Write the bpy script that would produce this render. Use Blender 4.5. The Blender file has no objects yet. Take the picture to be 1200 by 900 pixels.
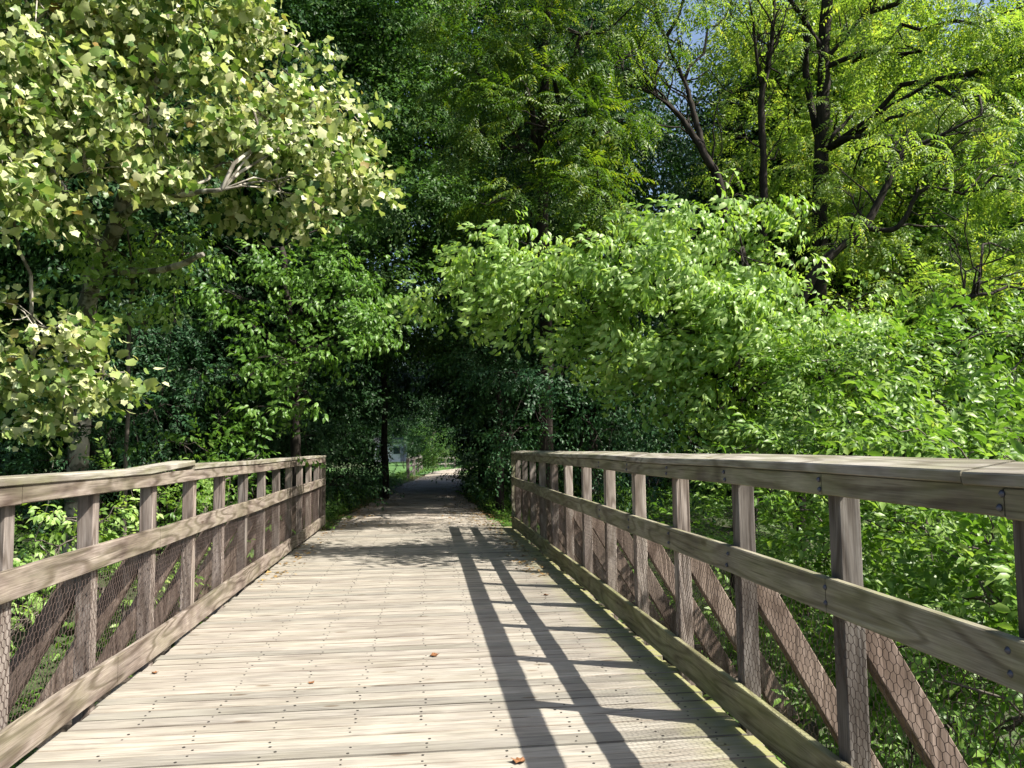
import bpy, math, random
import numpy as np
from mathutils import Matrix, Vector

random.seed(11)
RNG = np.random.default_rng(11)
C = bpy.context.scene.collection
SC = bpy.context.scene
R = math.radians

# ------------------------------------------------------------------ camera
F = 940.0 / 1200.0
CAMZ = 1.46
PSI, THETA, RHO = R(6.35), R(4.54), R(0.75)
cd = bpy.data.cameras.new('camera')
cam = bpy.data.objects.new('camera', cd)
C.objects.link(cam)
cd.sensor_width = 36.0
cd.lens = 36.0 * F
cd.clip_start = 0.05
cd.clip_end = 2000
CM = Matrix.Translation((0, 0, CAMZ)) @ Matrix.Rotation(-PSI, 4, 'Z') @ Matrix.Rotation(math.pi / 2 + THETA, 4, 'X') @ Matrix.Rotation(-RHO, 4, 'Z')
cam.matrix_world = CM
SC.camera = cam


def at(px, py, d):
    """a point of the place, from its position in the 1200x900 photo and its depth in metres"""
    v = Vector(((px - 600) / 940.0 * d, -(py - 450) / 940.0 * d, -d))
    return np.array(CM @ v)


# ------------------------------------------------------------------ light
SUND = Vector((0.82, -0.40, 1.0)).normalized()
el = math.asin(SUND.z)
w = bpy.data.worlds.new('World')
SC.world = w
w.use_nodes = True
nt = w.node_tree
bg = nt.nodes['Background']
sky = nt.nodes.new('ShaderNodeTexSky')
sky.sky_type = 'NISHITA'
sky.sun_disc = False
sky.sun_elevation = el
sky.sun_rotation = math.atan2(SUND.x, SUND.y)
sky.air_density = 1.0
sky.dust_density = 2.5
sky.ozone_density = 1.0
nt.links.new(sky.outputs[0], bg.inputs[0])
bg.inputs[1].default_value = 0.085
sl = bpy.data.lights.new('sun', 'SUN')
sl.energy = 5.0
sl.angle = R(0.53)
sl.color = (1.0, 0.95, 0.86)
so = bpy.data.objects.new('sun', sl)
C.objects.link(so)
so.rotation_euler = SUND.to_track_quat('Z', 'Y').to_euler()
SC.view_settings.view_transform = 'Standard'
SC.view_settings.look = 'None'
SC.view_settings.exposure = 1.35
SC.view_settings.gamma = 1.0
SC.view_settings.use_curve_mapping = False
SC.render.engine = 'CYCLES'
cy = SC.cycles
cy.max_bounces = 6
cy.diffuse_bounces = 2
cy.glossy_bounces = 2
cy.transmission_bounces = 4
cy.transparent_max_bounces = 4
cy.caustics_reflective = False
cy.caustics_refractive = False
cy.use_denoising = True
cy.use_adaptive_sampling = True
cy.adaptive_threshold = 0.02


# ------------------------------------------------------------------ naming helpers
def tag(o, label=None, cat=None, group=None, kind=None):
    if label: o['label'] = label
    if cat: o['category'] = cat
    if group: o['group'] = group
    if kind: o['kind'] = kind
    return o


def empty(name, loc=(0, 0, 0)):
    o = bpy.data.objects.new(name, None)
    o.empty_display_size = 0.2
    C.objects.link(o)
    o.location = loc
    return o


def link(name, me, parent=None):
    o = bpy.data.objects.new(name, me)
    C.objects.link(o)
    if parent is not None:
        o.parent = parent
        o.location = -Vector(parent.location) if True else (0, 0, 0)
    return o


def copy_tree(o, parent=None):
    c = o.copy()
    C.objects.link(c)
    if parent is not None:
        c.parent = parent
    for ch in list(o.children):
        copy_tree(ch, c)
    return c


class MB:
    """collects polygons, builds one mesh object"""
    def __init__(s):
        s.v = []; s.f = []; s.uv = []

    def quad_box(s, p000, ex, ey, ez, taper=0.0, bev=0.0):
        """box from a corner and three edge vectors, with small chamfers when bev > 0"""
        o = np.array(p000, float); ex = np.array(ex, float); ey = np.array(ey, float); ez = np.array(ez, float)
        n = len(s.v)
        if bev <= 0:
            for k in (0, 1):
                for (a, b) in ((0, 0), (1, 0), (1, 1), (0, 1)):
                    s.v.append(tuple(o + ex * a + ey * b + ez * k))
            for q in ((0, 3, 2, 1), (4, 5, 6, 7), (0, 1, 5, 4), (1, 2, 6, 5), (2, 3, 7, 6), (3, 0, 4, 7)):
                s.f.append(tuple(n + i for i in q))
            return
        L = [np.linalg.norm(e) for e in (ex, ey, ez)]
        U = [e / l for e, l in zip((ex, ey, ez), L)]
        idx = {}
        for i in (0, 1):
            for j in (0, 1):
                for k in (0, 1):
                    for ax in (0, 1, 2):
                        c = [i * L[0], j * L[1], k * L[2]]
                        for a2, q in enumerate((i, j, k)):
                            if a2 != ax:
                                c[a2] += bev if q == 0 else -bev
                        idx[(i, j, k, ax)] = len(s.v)
                        s.v.append(tuple(o + U[0] * c[0] + U[1] * c[1] + U[2] * c[2]))
        # faces (vertex of axis ax lies on the face perpendicular to ax)
        for ax in (0, 1, 2):
            for q in (0, 1):
                b, c = [a for a in (0, 1, 2) if a != ax]
                ring = []
                for (u, v_) in ((0, 0), (1, 0), (1, 1), (0, 1)):
                    t = [0, 0, 0]; t[ax] = q; t[b] = u; t[c] = v_
                    ring.append(idx[(t[0], t[1], t[2], ax)])
                if (q == 0) == (ax != 1): ring.reverse()
                s.f.append(tuple(ring))
        for ax in (0, 1, 2):                       # edges running along ax
            b, c = [a for a in (0, 1, 2) if a != ax]
            for u in (0, 1):
                for v_ in (0, 1):
                    t0 = [0, 0, 0]; t1 = [0, 0, 0]
                    t0[ax] = 0; t1[ax] = 1
                    for t in (t0, t1):
                        t[b] = u; t[c] = v_
                    s.f.append((idx[(*t0, b)], idx[(*t1, b)], idx[(*t1, c)], idx[(*t0, c)]))
        for i in (0, 1):
            for j in (0, 1):
                for k in (0, 1):
                    s.f.append(tuple(idx[(i, j, k, a)] for a in (0, 1, 2)))

    def box(s, x0, x1, y0, y1, z0, z1, bev=0.0):
        s.quad_box((x0, y0, z0), (x1 - x0, 0, 0), (0, y1 - y0, 0), (0, 0, z1 - z0), bev=bev)

    def bar(s, a, b, wdt, thk, up=(0, 0, 1), bev=0.0):
        """rectangular bar from a to b; wdt across, thk along 'up'"""
        a = np.array(a, float); b = np.array(b, float)
        d = b - a; u = np.array(up, float)
        side = np.cross(d, u); side /= np.linalg.norm(side)
        u2 = np.cross(side, d); u2 /= np.linalg.norm(u2)
        s.quad_box(a - side * wdt / 2 - u2 * thk / 2, side * wdt, d, u2 * thk, bev=bev)

    def tube(s, pts, rads, n=7, cap=True):
        pts = [np.array(p, float) for p in pts]
        base = len(s.v)
        prev = None
        for i, p in enumerate(pts):
            d = pts[min(i + 1, len(pts) - 1)] - pts[max(i - 1, 0)]
            d = d / (np.linalg.norm(d) + 1e-9)
            if prev is None:
                ref = np.array((0, 0, 1.0)) if abs(d[2]) < 0.9 else np.array((1.0, 0, 0))
            else:
                ref = prev
            a = ref - d * np.dot(ref, d); a /= np.linalg.norm(a) + 1e-9
            prev = a
            b = np.cross(d, a)
            for k in range(n):
                t = 2 * math.pi * k / n
                s.v.append(tuple(p + (a * math.cos(t) + b * math.sin(t)) * rads[i]))
        for i in range(len(pts) - 1):
            for k in range(n):
                k2 = (k + 1) % n
                s.f.append((base + i * n + k, base + i * n + k2, base + (i + 1) * n + k2, base + (i + 1) * n + k))
        if cap:
            s.f.append(tuple(base + k for k in range(n))[::-1])
            s.f.append(tuple(base + (len(pts) - 1) * n + k for k in range(n)))

    def mesh(s, name, mat=None, smooth=False):
        me = bpy.data.meshes.new(name)
        me.from_pydata(s.v, [], s.f)
        if mat: me.materials.append(mat)
        if smooth:
            me.polygons.foreach_set('use_smooth', [True] * len(me.polygons))
        me.update()
        return me

    def build(s, name, mat, parent=None, smooth=False):
        me = s.mesh(name, mat, smooth)
        import bmesh
        bm = bmesh.new(); bm.from_mesh(me)
        bmesh.ops.recalc_face_normals(bm, faces=bm.faces)
        bm.to_mesh(me); bm.free()
        return link(name, me, parent)


# ------------------------------------------------------------------ materials
def new_mat(name):
    m = bpy.data.materials.new(name)
    m.use_nodes = True
    t = m.node_tree
    b = t.nodes['Principled BSDF']
    return m, t, b


def ramp(t, stops, interp='LINEAR'):
    r = t.nodes.new('ShaderNodeValToRGB')
    r.color_ramp.interpolation = interp
    while len(r.color_ramp.elements) < len(stops):
        r.color_ramp.elements.new(0.5)
    for e, (p, c) in zip(r.color_ramp.elements, stops):
        e.position = p
        e.color = (c[0], c[1], c[2], 1)
    return r


def mixc(t, a, b, f, mode='MIX'):
    m = t.nodes.new('ShaderNodeMix')
    m.data_type = 'RGBA'; m.blend_type = mode
    for s, v in ((m.inputs[0], f), (m.inputs[6], a), (m.inputs[7], b)):
        if hasattr(v, 'links') or hasattr(v, 'is_linked'):
            t.links.new(v, s)
        else:
            s.default_value = v if isinstance(v, (int, float)) else (*v, 1)
    return m.outputs[2]


def noise(t, vec, scale, detail=3, rough=0.55, dist=0.0):
    n = t.nodes.new('ShaderNodeTexNoise')
    n.inputs['Scale'].default_value = scale
    n.inputs['Detail'].default_value = detail
    n.inputs['Roughness'].default_value = rough
    n.inputs['Distortion'].default_value = dist
    if vec is not None: t.links.new(vec, n.inputs['Vector'])
    return n.outputs['Fac']


def mapping(t, vec, scale=(1, 1, 1)):
    m = t.nodes.new('ShaderNodeMapping')
    m.inputs['Scale'].default_value = scale
    t.links.new(vec, m.inputs['Vector'])
    return m.outputs[0]


def wood_mat(name, pale, mid, dark, axis, algae=0.0, algae_col=(0.10, 0.13, 0.03), island=True, tint=0.35, knots=True, bump=0.35, ringf=0.8, stain_shade=0.9, moss_x=None):
    """weathered timber: grain along an axis, per-board tone, knots, dark checks, patches of algae"""
    m, t, b = new_mat(name)
    geo = t.nodes.new('ShaderNodeNewGeometry')
    tc = t.nodes.new('ShaderNodeTexCoord')
    oi = t.nodes.new('ShaderNodeObjectInfo')
    rnd = geo.outputs['Random Per Island'] if island else oi.outputs['Random']
    add = t.nodes.new('ShaderNodeVectorMath'); add.operation = 'MULTIPLY_ADD'
    cmb = t.nodes.new('ShaderNodeCombineXYZ')
    for i in range(3): t.links.new(rnd, cmb.inputs[i])
    t.links.new(cmb.outputs[0], add.inputs[0])
    add.inputs[1].default_value = (37, 53, 71)
    t.links.new(tc.outputs['Object'], add.inputs[2])
    P = add.outputs[0]
    sc = {'x': (0.55, 9, 9), 'y': (6, 0.8, 6), 'z': (7, 7, 0.9)}[axis]
    fine = {'x': (5, 170, 170), 'y': (170, 5, 170), 'z': (170, 170, 5)}[axis]
    warp = noise(t, mapping(t, P, {'x': (2.2, 8, 8), 'y': (8, 2.2, 8), 'z': (8, 8, 2.2)}[axis]), 1.0, 2, 0.5, 1.2)
    rings = t.nodes.new('ShaderNodeTexNoise')
    rings.inputs['Scale'].default_value = 1.0; rings.inputs['Detail'].default_value = 1.0
    rings.inputs['Distortion'].default_value = 0.25 if axis == 'x' else 0.4
    t.links.new(mapping(t, P, sc), rings.inputs['Vector'])
    mul = t.nodes.new('ShaderNodeMath'); mul.operation = 'MULTIPLY'; mul.inputs[1].default_value = 40.0
    t.links.new(rings.outputs['Fac'], mul.inputs[0])
    sn = t.nodes.new('ShaderNodeMath'); sn.operation = 'SINE'
    t.links.new(mul.outputs[0], sn.inputs[0])
    ring01 = t.nodes.new('ShaderNodeMapRange')
    t.links.new(sn.outputs[0], ring01.inputs[0]); ring01.inputs[1].default_value = -1; ring01.inputs[2].default_value = 1
    fib = noise(t, mapping(t, P, fine), 1.0, 3, 0.6)
    base = ramp(t, [(0.30, dark), (0.52, mid), (0.74, pale)])
    mx = t.nodes.new('ShaderNodeMath'); mx.operation = 'MULTIPLY_ADD'
    t.links.new(fib, mx.inputs[0]); mx.inputs[1].default_value = 0.55
    m2 = t.nodes.new('ShaderNodeMath'); m2.operation = 'MULTIPLY'; m2.inputs[1].default_value = 0.45
    t.links.new(warp, m2.inputs[0]); t.links.new(m2.outputs[0], mx.inputs[2])
    t.links.new(mx.outputs[0], base.inputs[0])
    rg = ramp(t, [(0.0, (0.48, 0.44, 0.40)), (0.5, (1, 1, 1)), (1.0, (1.06, 1.05, 1.03))])
    t.links.new(ring01.outputs[0], rg.inputs[0])
    col = mixc(t, base.outputs[0], rg.outputs[0], ringf, 'MULTIPLY')
    # per board tone
    tone = ramp(t, [(0.0, (1 - tint, 1 - tint * 0.95, 1 - tint * 0.95)), (0.5, (1, 0.98, 0.97)), (1.0, (1 + tint * 0.5, 1 + tint * 0.5, 1 + tint * 0.42))])
    t.links.new(rnd, tone.inputs[0])
    col = mixc(t, col, tone.outputs[0], 1.0, 'MULTIPLY')
    # broad stains; on the posts the darkening also stands in for leaf shadow
    st = noise(t, mapping(t, P, {'x': (0.8, 2.5, 2.5), 'y': (2.5, 0.8, 2.5), 'z': (3, 3, 0.9)}[axis]), 1.6, 4, 0.65)
    sr = ramp(t, [(0.36, (0.60, 0.56, 0.54)), (0.58, (1, 1, 1))])
    t.links.new(st, sr.inputs[0])
    col = mixc(t, col, sr.outputs[0], stain_shade, 'MULTIPLY')
    # dark drying checks
    ck = noise(t, mapping(t, P, {'x': (1.1, 70, 70), 'y': (70, 1.1, 70), 'z': (70, 70, 1.1)}[axis]), 1.0, 2, 0.5)
    cr = ramp(t, [(0.29, (0.30, 0.27, 0.25)), (0.35, (1, 1, 1))])
    t.links.new(ck, cr.inputs[0])
    col = mixc(t, col, cr.outputs[0], 0.8, 'MULTIPLY')
    if knots:
        vo = t.nodes.new('ShaderNodeTexVoronoi')
        vo.inputs['Scale'].default_value = 1.0
        t.links.new(mapping(t, P, {'x': (1.7, 5, 5), 'y': (5, 1.7, 5), 'z': (5, 5, 1.7)}[axis]), vo.inputs['Vector'])
        kr = ramp(t, [(0.0, (0.32, 0.24, 0.18)), (0.07, (0.55, 0.45, 0.37)), (0.10, (1, 1, 1))])
        t.links.new(vo.outputs['Distance'], kr.inputs[0])
        col = mixc(t, col, kr.outputs[0], 0.85, 'MULTIPLY')
    if algae > 0:
        an = noise(t, mapping(t, P, {'x': (1.4, 4, 4), 'y': (4, 1.4, 4), 'z': (4, 4, 1.6)}[axis]), 1.5, 4, 0.7)
        ar = ramp(t, [(0.40, (0, 0, 0)), (0.70, (algae, algae, algae))])
        t.links.new(an, ar.inputs[0])
        col = mixc(t, col, algae_col, ar.outputs[0])
    if moss_x is not None:                 # moss that has spread from the damp side of the deck
        sx = t.nodes.new('ShaderNodeSeparateXYZ'); t.links.new(tc.outputs['Object'], sx.inputs[0])
        mr = t.nodes.new('ShaderNodeMapRange'); t.links.new(sx.outputs[0], mr.inputs[0])
        mr.inputs[1].default_value = moss_x; mr.inputs[2].default_value = moss_x + .45
        mn = noise(t, tc.outputs['Object'], 7.0, 5, 0.75)
        mm = t.nodes.new('ShaderNodeMath'); mm.operation = 'MULTIPLY'
        t.links.new(mr.outputs[0], mm.inputs[0]); t.links.new(mn, mm.inputs[1])
        m3 = ramp(t, [(0.12, (0, 0, 0)), (0.55, (.85, .85, .85))]); t.links.new(mm.outputs[0], m3.inputs[0])
        col = mixc(t, col, (0.22, 0.22, 0.075), m3.outputs[0])
    t.links.new(col, b.inputs['Base Color'])
    b.inputs['Roughness'].default_value = 0.82
    b.inputs['Specular IOR Level'].default_value = 0.25
    bp = t.nodes.new('ShaderNodeBump'); bp.inputs['Strength'].default_value = bump; bp.inputs['Distance'].default_value = 0.004
    bm_ = t.nodes.new('ShaderNodeMath'); bm_.operation = 'MULTIPLY_ADD'
    t.links.new(fib, bm_.inputs[0]); bm_.inputs[1].default_value = 0.6; t.links.new(ring01.outputs[0], bm_.inputs[2])
    t.links.new(bm_.outputs[0], bp.inputs['Height']); t.links.new(bp.outputs[0], b.inputs['Normal'])
    return m


def leaf_mat(name, stops, trans=0.42, tr_gain=1.25, rough=0.42, spec=0.4, clump=0.5, tr_tint=(1.0, 1.12, 0.45)):
    """leaf: per-leaf and per-spray colour, gloss on top, light passing through"""
    m, t, b = new_mat(name)
    out = t.nodes['Material Output']
    a1 = t.nodes.new('ShaderNodeAttribute'); a1.attribute_name = 'leaf_rnd'
    a2 = t.nodes.new('ShaderNodeAttribute'); a2.attribute_name = 'spray_rnd'
    mx = t.nodes.new('ShaderNodeMix'); mx.data_type = 'FLOAT'
    mx.inputs[0].default_value = clump
    t.links.new(a1.outputs['Fac'], mx.inputs[2]); t.links.new(a2.outputs['Fac'], mx.inputs[3])
    r = ramp(t, stops)
    t.links.new(mx.outputs[0], r.inputs[0])
    col = r.outputs[0]
    t.links.new(col, b.inputs['Base Color'])
    b.inputs['Roughness'].default_value = rough
    b.inputs['Specular IOR Level'].default_value = spec
    tr = t.nodes.new('ShaderNodeBsdfTranslucent')
    tcl = mixc(t, col, tuple(tr_gain * x for x in tr_tint), 1.0, 'MULTIPLY')
    t.links.new(tcl, tr.inputs['Color'])
    ms = t.nodes.new('ShaderNodeMixShader'); ms.inputs[0].default_value = trans
    t.links.new(b.outputs[0], ms.inputs[1]); t.links.new(tr.outputs[0], ms.inputs[2])
    t.links.new(ms.outputs[0], out.inputs['Surface'])
    return m


def bark_mat(name, c0, c1, scale=9.0, blotch=None):
    m, t, b = new_mat(name)
    tc = t.nodes.new('ShaderNodeTexCoord')
    n = noise(t, mapping(t, tc.outputs['Object'], (1, 1, 0.25)), scale, 5, 0.65, 0.6)
    r = ramp(t, [(0.35, c0), (0.65, c1)])
    t.links.new(n, r.inputs[0])
    col = r.outputs[0]
    if blotch:
        n2 = noise(t, tc.outputs['Object'], 5.0, 3, 0.5)
        r2 = ramp(t, [(0.50, (0, 0, 0)), (0.56, (1, 1, 1))])
        t.links.new(n2, r2.inputs[0])
        col = mixc(t, col, blotch, r2.outputs[0])
    t.links.new(col, b.inputs['Base Color'])
    b.inputs['Roughness'].default_value = 0.9
    b.inputs['Specular IOR Level'].default_value = 0.15
    bp = t.nodes.new('ShaderNodeBump'); bp.inputs['Strength'].default_value = 0.6; bp.inputs['Distance'].default_value = 0.02
    t.links.new(n, bp.inputs['Height']); t.links.new(bp.outputs[0], b.inputs['Normal'])
    return m


def plain(name, c, rough=0.6, metal=0.0, spec=0.4, var=0.0, scale=20):
    m, t, b = new_mat(name)
    if var > 0:
        tc = t.nodes.new('ShaderNodeTexCoord')
        n = noise(t, tc.outputs['Object'], scale, 4, 0.6)
        r = ramp(t, [(0.3, tuple(x * (1 - var) for x in c)), (0.7, tuple(min(1, x * (1 + var)) for x in c))])
        t.links.new(n, r.inputs[0]); t.links.new(r.outputs[0], b.inputs['Base Color'])
    else:
        b.inputs['Base Color'].default_value = (*c, 1)
    b.inputs['Roughness'].default_value = rough
    b.inputs['Metallic'].default_value = metal
    b.inputs['Specular IOR Level'].default_value = spec
    return m


M = {}
M['deck'] = wood_mat('deck_timber', (0.375, 0.35, 0.305), (0.295, 0.273, 0.236), (0.18, 0.163, 0.143), 'x', algae=0.12, algae_col=(0.24, 0.24, 0.13), tint=0.24, knots=True, ringf=.3, stain_shade=.5, moss_x=1.15)
M['deck_edge'] = wood_mat('worn_board_edge', (0.33, 0.30, 0.25), (0.23, 0.205, 0.17), (0.10, 0.085, 0.07), 'x', tint=.6, knots=False)
M['rail_sun'] = wood_mat('bleached_rail_timber', (0.35, 0.31, 0.275), (0.20, 0.168, 0.145), (0.075, 0.059, 0.05), 'y', algae=0.25, algae_col=(0.23, 0.23, 0.13), tint=0.22, ringf=1.0, stain_shade=1.0)
M['cap'] = wood_mat('bleached_cap_timber', (0.40, 0.385, 0.35), (0.30, 0.285, 0.25), (0.15, 0.135, 0.11), 'y', algae=0.35, algae_col=(0.20, 0.22, 0.08), tint=0.22)
M['rail_damp'] = wood_mat('damp_rail_timber', (0.35, 0.34, 0.26), (0.23, 0.215, 0.165), (0.10, 0.09, 0.07), 'y', algae=0.5, algae_col=(0.19, 0.20, 0.085), tint=0.22)
M['curb_damp'] = wood_mat('mossy_rail_timber', (0.34, 0.325, 0.21), (0.23, 0.22, 0.135), (0.10, 0.095, 0.055), 'y', algae=0.6, algae_col=(0.19, 0.205, 0.07), tint=0.2)
M['post'] = wood_mat('post_timber', (0.41, 0.37, 0.335), (0.25, 0.215, 0.192), (0.09, 0.074, 0.064), 'z', island=False, tint=0.5)
M['brace'] = wood_mat('brace_timber', (0.36, 0.29, 0.25), (0.22, 0.17, 0.14), (0.10, 0.075, 0.06), 'z', island=False, tint=0.22)
M['beam'] = wood_mat('beam_timber', (0.16, 0.14, 0.11), (0.10, 0.085, 0.07), (0.05, 0.042, 0.035), 'y', tint=0.2)
M['wire'] = plain('rusty_wire', (0.085, 0.060, 0.052), 0.6, 0.5)
M['steel'] = plain('dull_steel', (0.10, 0.10, 0.12), 0.5, 0.7)
M['screw'] = plain('dark_screw', (0.05, 0.045, 0.04), 0.6, 0.6)

M['syc'] = leaf_mat('sycamore_leaf', [(0.0, (0.035, 0.09, 0.018)), (0.25, (0.10, 0.17, 0.035)), (0.40, (0.22, 0.29, 0.085)), (0.62, (0.40, 0.44, 0.20)), (0.86, (0.57, 0.57, 0.35)), (0.93, (0.27, 0.25, 0.09)), (1.0, (0.20, 0.12, 0.035))], trans=0.30, clump=0.22, tr_tint=(1, 1.1, .5), spec=.35)
M['box'] = leaf_mat('boxelder_leaf', [(0.0, (0.085, 0.175, 0.025)), (0.5, (0.22, 0.35, 0.085)), (1.0, (0.40, 0.50, 0.20))], trans=0.42, clump=0.4, spec=.35, tr_tint=(1.1, 1.15, .4))
M['boxd'] = leaf_mat('deep_green_boxelder_leaf', [(0.0, (0.04, 0.10, 0.015)), (0.5, (0.09, 0.185, 0.03)), (1.0, (0.17, 0.28, 0.06))], trans=0.36, clump=0.4, spec=.3)  # deeper boxelder green, also for undergrowth and some wood trees
M['wal'] = leaf_mat('walnut_leaf', [(0.0, (0.03, 0.075, 0.010)), (0.55, (0.070, 0.14, 0.018)), (0.85, (0.15, 0.22, 0.03)), (1.0, (0.26, 0.27, 0.04))], trans=0.45, clump=0.6, spec=.25, tr_tint=(1.15, 1.1, .35))
M['loc'] = leaf_mat('locust_leaf', [(0.0, (0.08, 0.165, 0.03)), (0.45, (0.175, 0.285, 0.06)), (0.85, (0.29, 0.385, 0.10)), (0.97, (0.40, 0.38, 0.055)), (1.0, (0.46, 0.40, 0.08))], trans=0.52, clump=0.45, spec=.25, tr_tint=(1.2, 1.15, .45))
M['dark'] = leaf_mat('shade_dark_leaf', [(0.0, (0.010, 0.032, 0.011)), (0.6, (0.024, 0.060, 0.020)), (1.0, (0.055, 0.11, 0.042))], trans=0.22, clump=0.5, spec=.15)  # colour and translucency lowered to deepen the wood's shadows
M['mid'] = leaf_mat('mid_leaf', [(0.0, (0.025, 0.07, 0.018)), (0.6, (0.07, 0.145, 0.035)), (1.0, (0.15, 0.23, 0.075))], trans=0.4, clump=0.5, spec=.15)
M['shr'] = leaf_mat('shrub_leaf', [(0.0, (0.05, 0.12, 0.016)), (0.5, (0.125, 0.225, 0.037)), (0.9, (0.24, 0.34, 0.085)), (1.0, (0.32, 0.37, 0.11))], trans=0.38, clump=0.35, spec=0.32, rough=0.42)
M['ivy'] = leaf_mat('shade_dark_ivy_leaf', [(0.0, (0.011, 0.038, 0.015)), (0.6, (0.025, 0.068, 0.026)), (1.0, (0.06, 0.125, 0.052))], trans=0.2, clump=0.3, spec=0.2, rough=0.45)  # ivy green with shade put into it, darker than the leaf itself
M['bark_dark'] = bark_mat('dark_bark', (0.011, 0.009, 0.008), (0.040, 0.033, 0.027))
M['bark_grey'] = bark_mat('grey_bark', (0.05, 0.043, 0.035), (0.14, 0.12, 0.10))
M['bark_syc'] = bark_mat('sycamore_bark', (0.22, 0.20, 0.16), (0.42, 0.39, 0.33), 6.0, (0.10, 0.09, 0.07))


# ------------------------------------------------------------------ leaves
def rotm(ax, a):
    return np.array(Matrix.Rotation(a, 3, ax))


def leaf_diamond(L, W):
    v = np.array([(0, 0, 0), (.42 * L, -W / 2, .10 * L), (.42 * L, W / 2, .10 * L), (.5 * L, 0, 0.02 * L), (L, 0, -.16 * L)])
    f = np.array([(0, 1, 3), (0, 3, 2), (3, 1, 4), (2, 3, 4)])
    return v, f


def leaf_ovate(L, W):
    v = np.array([(0, 0, 0), (.22 * L, -.40 * W, .06 * L), (.22 * L, .40 * W, .06 * L), (.3 * L, 0, .0),
                  (.52 * L, -.45 * W, .07 * L), (.52 * L, .45 * W, .07 * L), (.6 * L, 0, -.02 * L), (L, 0, -.2 * L)])
    f = np.array([(0, 1, 3), (0, 3, 2), (3, 1, 4), (3, 4, 6), (2, 3, 5), (3, 6, 5), (6, 4, 7), (5, 6, 7)])
    return v, f


def leaf_lobed(L, W):
    o = [(0, 0), (.0, .30), (.14, .50), (.32, .42), (.58, .54), (.70, .29), (1, 0), (.70, -.29), (.58, -.54), (.32, -.42), (.14, -.50), (.0, -.30)]
    v = [(.33 * L, 0, 0)] + [(x * L, y * W, (0.22 * abs(y) - 0.20 * x * x) * L) for x, y in o]
    f = [(0, 1 + i, 1 + (i + 1) % 12) for i in range(12)]
    return np.array(v), np.array(f)


def assemble(parts):
    V, Fc, LI = [], [], []
    n = 0
    for i, (v, f) in enumerate(parts):
        V.append(v); Fc.append(f + n); LI.append(np.full(len(v), i)); n += len(v)
    return np.concatenate(V), np.concatenate(Fc), np.concatenate(LI)


def sprig(kind, rs):
    """one twig's leaves; the twig runs along +x, leaves face +z"""
    P = []
    def put(v, f, pos, yaw, pitch, roll):
        m = rotm('Z', yaw) @ rotm('Y', pitch) @ rotm('X', roll)
        P.append((v @ m.T + np.array(pos), f))
    u = rs.uniform
    if kind == 'syc':
        for i in range(7):
            s = u(.6, 1.3)
            v, f = leaf_lobed(.096 * s, .104 * s)
            x = .04 + .06 * i
            put(v, f, (x, (-1) ** i * .05 + u(-.03, .03), u(-.05, .03)), (-1) ** i * u(.3, 1.5), u(-.3, 1.3), u(-1.0, 1.0))
    elif kind == 'box':                       # leaflets hanging in threes and fives
        for i in range(6):
            x = .04 + .075 * i
            sd = (-1) ** i
            for k in range(3):
                s = u(.8, 1.2)
                v, f = leaf_ovate(.098 * s, .052 * s)
                put(v, f, (x + u(-.02, .02) + .03 * k * 0.5, sd * (.05 + .03 * k), -.02 * k + u(-.02, .02)), sd * (.9 + (k - 1) * .55) + u(-.25, .25), u(.25, 1.1), u(-.5, .5))
    elif kind == 'pin':                       # pinnate leaf: pairs of narrow leaflets along an arching stalk
        for q in range(2):
            y0 = u(-.5, .5) + (q - .5) * 1.0
            L = u(.36, .5)
            n = 8
            for i in range(n):
                a = (i + 1) / n
                x = a * L; z = -.16 * a * a
                px, py = x * math.cos(y0), x * math.sin(y0)
                for sd in (-1, 1):
                    s = (0.75 + .5 * math.sin(math.pi * min(a, .9))) * u(.85, 1.15)
                    v, f = leaf_diamond(.082 * s, .030 * s)
                    put(v, f, (px, py, z), y0 + sd * u(.95, 1.25), u(.15, .6), u(-.25, .25))
    elif kind == 'sml':                       # small ovate leaves, alternate
        for i in range(14):
            s = u(.75, 1.25)
            v, f = leaf_diamond(.070 * s, .038 * s)
            x = .02 + .032 * i
            put(v, f, (x, (-1) ** i * u(.0, .05), u(-.04, .04)), (-1) ** i * u(.4, 1.3), u(-.1, .7), u(-.6, .6))
    elif kind == 'shr':                       # lance leaves in pairs
        for i in range(9):
            x = .03 + .05 * i
            for sd in (-1, 1):
                s = u(.75, 1.25)
                v, f = leaf_ovate(.078 * s, .034 * s)
                put(v, f, (x + u(-.01, .01), sd * .008, u(-.02, .02)), sd * u(.5, 1.25), u(-.35, .55), u(-.6, .6))
    elif kind == 'big':                       # coarse leaves for trees far behind
        for i in range(12):
            s = u(.7, 1.3)
            v, f = leaf_diamond(.15 * s, .095 * s)
            put(v, f, (.05 * i, (-1) ** i * u(0, .15), u(-.1, .1)), (-1) ** i * u(.3, 1.4), u(-.1, .8), u(-.6, .6))
    elif kind == 'litter':
        for i in range(2):
            s = u(.6, 1.2)
            v, f = leaf_ovate(.065 * s, .04 * s)
            put(v, f, (u(-.15, .15), u(-.15, .15), u(.004, .012)), u(0, 6.28), u(-.25, .1), u(-.3, .3))
    elif kind == 'blade':                     # grass tuft
        for i in range(9):
            L = u(.10, .26); a = u(0, 6.28)
            v = np.array([(0, -.004, 0), (0, .004, 0), (L * .35, -.003, L * .7), (L * .35, .003, L * .7), (L * .8, 0, L * .85)])
            f = np.array([(0, 1, 3), (0, 3, 2), (2, 3, 4)])
            put(v, f, (u(-.06, .06), u(-.06, .06), 0), a, 0, 0)
    return assemble(P)


_rs = np.random.RandomState(5)
SPR = {k: [sprig(k, _rs) for _ in range(5)] for k in ('syc', 'box', 'pin', 'sml', 'shr', 'big', 'blade', 'litter')}


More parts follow.
